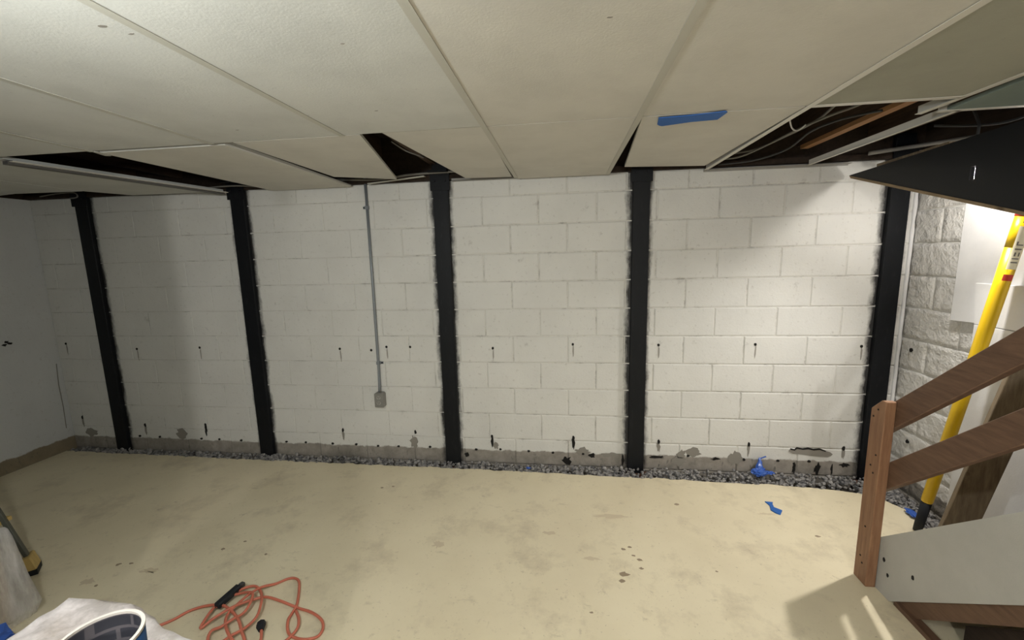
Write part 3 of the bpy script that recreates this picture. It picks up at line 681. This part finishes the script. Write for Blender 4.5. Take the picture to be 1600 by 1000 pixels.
crumple('plastic_scrap', (1.445, -.46, .018), .022, .05, .010, 12, 'dark blue plastic scrap at the slab edge by the pole foot')
crumple('plastic_scrap', (-.91, -.08, .012), .016, .01, .008, 15, 'tiny blue plastic scrap in the gravel between two middle beams')
# ------------------------------------------------------------------ extension cord
C1 = [(-2.70,-1.85),(-2.538,-1.68),(-2.46,-1.628),(-2.408,-1.582),(-2.377,-1.532),(-2.316,-1.504),(-2.244,-1.501),(-2.187,-1.517),(-2.096,-1.566),(-2.028,-1.624),(-1.993,-1.654),(-2.005,-1.675),(-2.068,-1.648),(-2.135,-1.592),(-2.162,-1.55),(-2.157,-1.51),(-2.139,-1.443),(-2.114,-1.389),(-2.078,-1.335),(-2.041,-1.301),(-2.008,-1.292),(-1.969,-1.313),(-1.926,-1.379),(-1.889,-1.452),(-1.882,-1.499),(-1.873,-1.536),(-1.848,-1.577),(-1.812,-1.605),(-1.762,-1.616),(-1.719,-1.613),(-1.692,-1.593),(-1.694,-1.555),(-1.727,-1.514),(-1.795,-1.482),(-1.878,-1.463),(-1.971,-1.452),(-2.054,-1.439),(-2.107,-1.465),(-2.15,-1.502),(-2.178,-1.536),(-2.212,-1.577),(-2.236,-1.616),(-2.245,-1.581),(-2.257,-1.52),(-2.246,-1.458),(-2.207,-1.433),(-2.16,-1.426),(-2.117,-1.443),(-2.095,-1.488),(-2.093,-1.535),(-2.116,-1.575),(-2.144,-1.607),(-2.165,-1.637),
      (-2.15,-1.67),(-2.10,-1.67),(-2.058,-1.644),(-2.031,-1.603),(-2.018,-1.547),(-2.042,-1.483),(-2.091,-1.421),(-2.142,-1.383),(-2.182,-1.38),(-2.217,-1.412),(-2.236,-1.469),(-2.243,-1.519)]
pz = []
for i, (a, b) in enumerate(C1):
    dk = math.hypot(a+2.12, b+1.50); pz.append((a, b, .0065 + (.045*abs(noise.noise((i*.45, 3.3, 0))) + .012 if dk < .16 else .016*max(0, noise.noise((i*.5, 1, 0))))))
e = empty('extension_cord', (-2.0, -1.5, 0))
MB().tube(cat_rom(pz, 6), .0062, 8).build('cord', M['orange'], e, smooth=True)
MB().tube(cat_rom([(-1.872,-1.482,.008),(-1.83,-1.524,.014),(-1.805,-1.566,.014),(-1.808,-1.601,.008),(-1.83,-1.65,.007),(-1.88,-1.70,.007),(-1.93,-1.69,.007),(-1.925,-1.645,.012),(-1.955,-1.60,.02)], 6), .0062, 8).build('cord', M['orange'], e, smooth=True)
MB().tube([(-1.951,-1.606,.02),(-1.965,-1.588,.022),(-1.975,-1.574,.02),(-1.982,-1.565,.018)], [.011, .019, .019, .012], 8).build('plug', M['black_rubber'], e)
tn = MB().bar((-2.243, -1.519, .03), (-2.228, -1.395, .03), .034, .03).build('socket_block', M['black_rubber'], e, bevel=.006)
MB().bar((-2.228, -1.395, .03), (-2.222, -1.372, .028), .024, .022).build('socket_cap', M['cable_dark'], e, bevel=.004)
rebase(e); tag(e, 'orange extension cord lying in a loose tangle on the floor', 'extension cord')
# ------------------------------------------------------------------ wooden stepladder mostly behind the sheeted box
e = empty('stepladder', (-3.47, -1.38, 0))
def rail_(a, b):
    MB().bar(a, b, .018, .032, (.7, -.7, 0)).build('side_rail', M['ladder_rail'], e, bevel=.003)
    dd = (b-a).normalized(); MB().bar(a - dd*.004, a + dd*.075, .04, .085, (.7, -.7, 0)).build('foot', M['ladder'], e, bevel=.004)
fa, fb_ = Vector((-3.452, -1.375, .028)), Vector((-3.80, -1.60, 1.75))
ba, bb_ = Vector((-3.95, -1.48, .028)), Vector((-4.28, -1.70, 1.75))
rail_(fa, fb_); rail_(ba, bb_)
for p_ in (fa, ba):
    MB().bar(p_ + Vector((.0, 0, -.026)), p_ + Vector((0.0, 0, .004)), .04, .085, (.7, -.7, 0)).build('foot_pad', M['black_rubber'], e)
for k in range(1, 6):
    t_ = k/6; MB().bar(fa.lerp(fb_, t_), ba.lerp(bb_, t_), .07, .02).build('step', M['ladder'], e)
MB().bar(fb_ + Vector((.03, -.03, .01)), bb_ + Vector((-.03, .03, .01)), .16, .022).build('top_cap', M['ladder'], e)
for p_, q_ in ((fa, fb_), (ba, bb_)):
    MB().bar(q_ + Vector((-.02, -.02, -.03)), p_ + Vector((-.70, -.62, -.026)), .025, .05).build('rear_leg', M['ladder'], e)
rebase(e); tag(e, 'yellow wooden ladder foot with dark pad beside the sheeted box', 'ladder')
# ------------------------------------------------------------------ box under clear plastic at the left edge
def drape(cx, cy, poly, zt, drop, seed, wav=.03, flare=.06):
    """sheet over a flat top: rings from the centre of poly to its edge, then down"""
    P = []
    n0 = len(poly)
    for i in range(n0):
        a, b = Vector(poly[i]), Vector(poly[(i+1) % n0]); m_ = max(2, int((b-a).length/.03))
        for k in range(m_): P.append(a.lerp(b, k/m_))
    n = len(P); c = Vector((cx, cy)); rings = []
    for s in (.12, .3, .45, .6, .72, .82, .9, .96, 1.0):
        rings.append([(*(c + (p-c)*s), zt + .012*noise.noise((p.x*s*9, p.y*s*9+seed, s*3)) + .010*noise.noise((p.x*30*s, p.y*30*s, seed))) for p in P])
    for h, o in ((.012, .010), (.05, .02), (.12, .03), (.25, .045), (.40, .06), (1.0, 1.0*flare)):
        if h < 1.0 and h > drop: continue
        hh = min(h, drop) if h < 1 else drop
        rg = []
        for i, p in enumerate(P):
            dr = (p-c).normalized(); wv = wav*(hh/drop)*noise.noise((i*.22, seed, hh*2)) + .016*noise.noise((i*.7, hh*.8, seed))*min(1, hh*8) + .006*noise.noise((i*.9, hh*9, seed))
            rg.append((*(p + dr*(o + wv)), zt - hh + .015*noise.noise((i*.3, seed, 1))*(h == 1.0)))
        rings.append(rg)
    mb_ = MB(); vs_ = [(cx, cy, zt)]; fs_ = []
    for rg in rings: vs_ += rg
    for i in range(n): fs_.append((0, 1+i, 1+(i+1) % n))
    for k in range(len(rings)-1):
        for i in range(n): fs_.append((1+k*n+i, 1+k*n+(i+1) % n, 1+(k+1)*n+(i+1) % n, 1+(k+1)*n+i))
    return mb_.add(vs_, fs_)
cr = MB().box((-3.85, -2.35, .0), (-3.145, -1.65, .445)).build('storage_box', M['ply'], bevel=.01); tag(cr, 'box hidden under the plastic sheet at the left edge', 'box')
sh = drape(-3.5, -2.0, [(-3.865, -2.365), (-3.13, -2.365), (-3.13, -1.635), (-3.865, -1.635)], .462, .455, 4.0, .02, .03).build('plastic_sheet', M['plastic'], smooth=True)
tag(sh, 'clear plastic sheet draped over the box at the left edge', 'plastic sheet')
bg = crumple('blue_bag', (-2.98, -1.86, .07), .07, .09, .06, 21, 'blue bag on the floor against the sheeted box'); bg['category'] = 'bag'
# ------------------------------------------------------------------ work table with milky plastic sheet and the pail
TZ = .75
e = empty('work_table', (-1.75, -2.6, 0))
tpoly = [(-1.88, -2.97), (-1.39, -2.97), (-1.43, -2.36), (-1.60, -2.33), (-1.73, -2.28), (-1.88, -2.28)]
MB().prism(tpoly, (TZ-.03, TZ-.004)).build('table_top', M['ply'], e)
for (a, b) in ((-1.84, -2.90), (-1.45, -2.90), (-1.48, -2.44), (-1.83, -2.36)):
    MB().box((a-.025, b-.025, 0), (a+.025, b+.025, TZ-.03)).build('leg', M['ply'], e)
rebase(e); tag(e, 'wooden work table hidden under the milky plastic sheet', 'table')
sh = drape(-1.72, -2.62, [(-1.90, -2.99), (-1.36, -2.99), (-1.405, -2.335), (-1.50, -2.325), (-1.57, -2.31), (-1.64, -2.28), (-1.725, -2.25), (-1.84, -2.245), (-1.895, -2.258), (-1.912, -2.31)], TZ+.012, .34, 9.0, .03, .05).build('plastic_sheet', M['plastic_pink'], smooth=True)
tag(sh, 'milky pinkish plastic sheet draped over the table under the blue pail', 'plastic sheet')
PC = (-1.50, -2.483); PR = .068; Z0 = TZ+.030; ZR = .92
e = empty('pail', (*PC, Z0))
MB().lathe([(.001, 0), (PR*.93, 0), (PR, ZR-Z0-.004), (PR-.005, ZR-Z0-.004)], (*PC, Z0), 40).build('shell', M['blue_pail'], e, smooth=True)
MB().lathe([(PR-.005, ZR-Z0-.004), (PR*.93-.005, .006), (.001, .006)], (*PC, Z0), 40).build('lining', M['pail_in'], e, smooth=True)
MB().lathe([(PR-.005, -.004), (PR+.001, -.004), (PR+.001, .001), (PR-.005, .001)], (*PC, ZR), 40, close=True).build('rim', M['rim'], e)
rebase(e); tag(e, 'blue open pail with a pale rim standing on the sheeted table', 'pail')
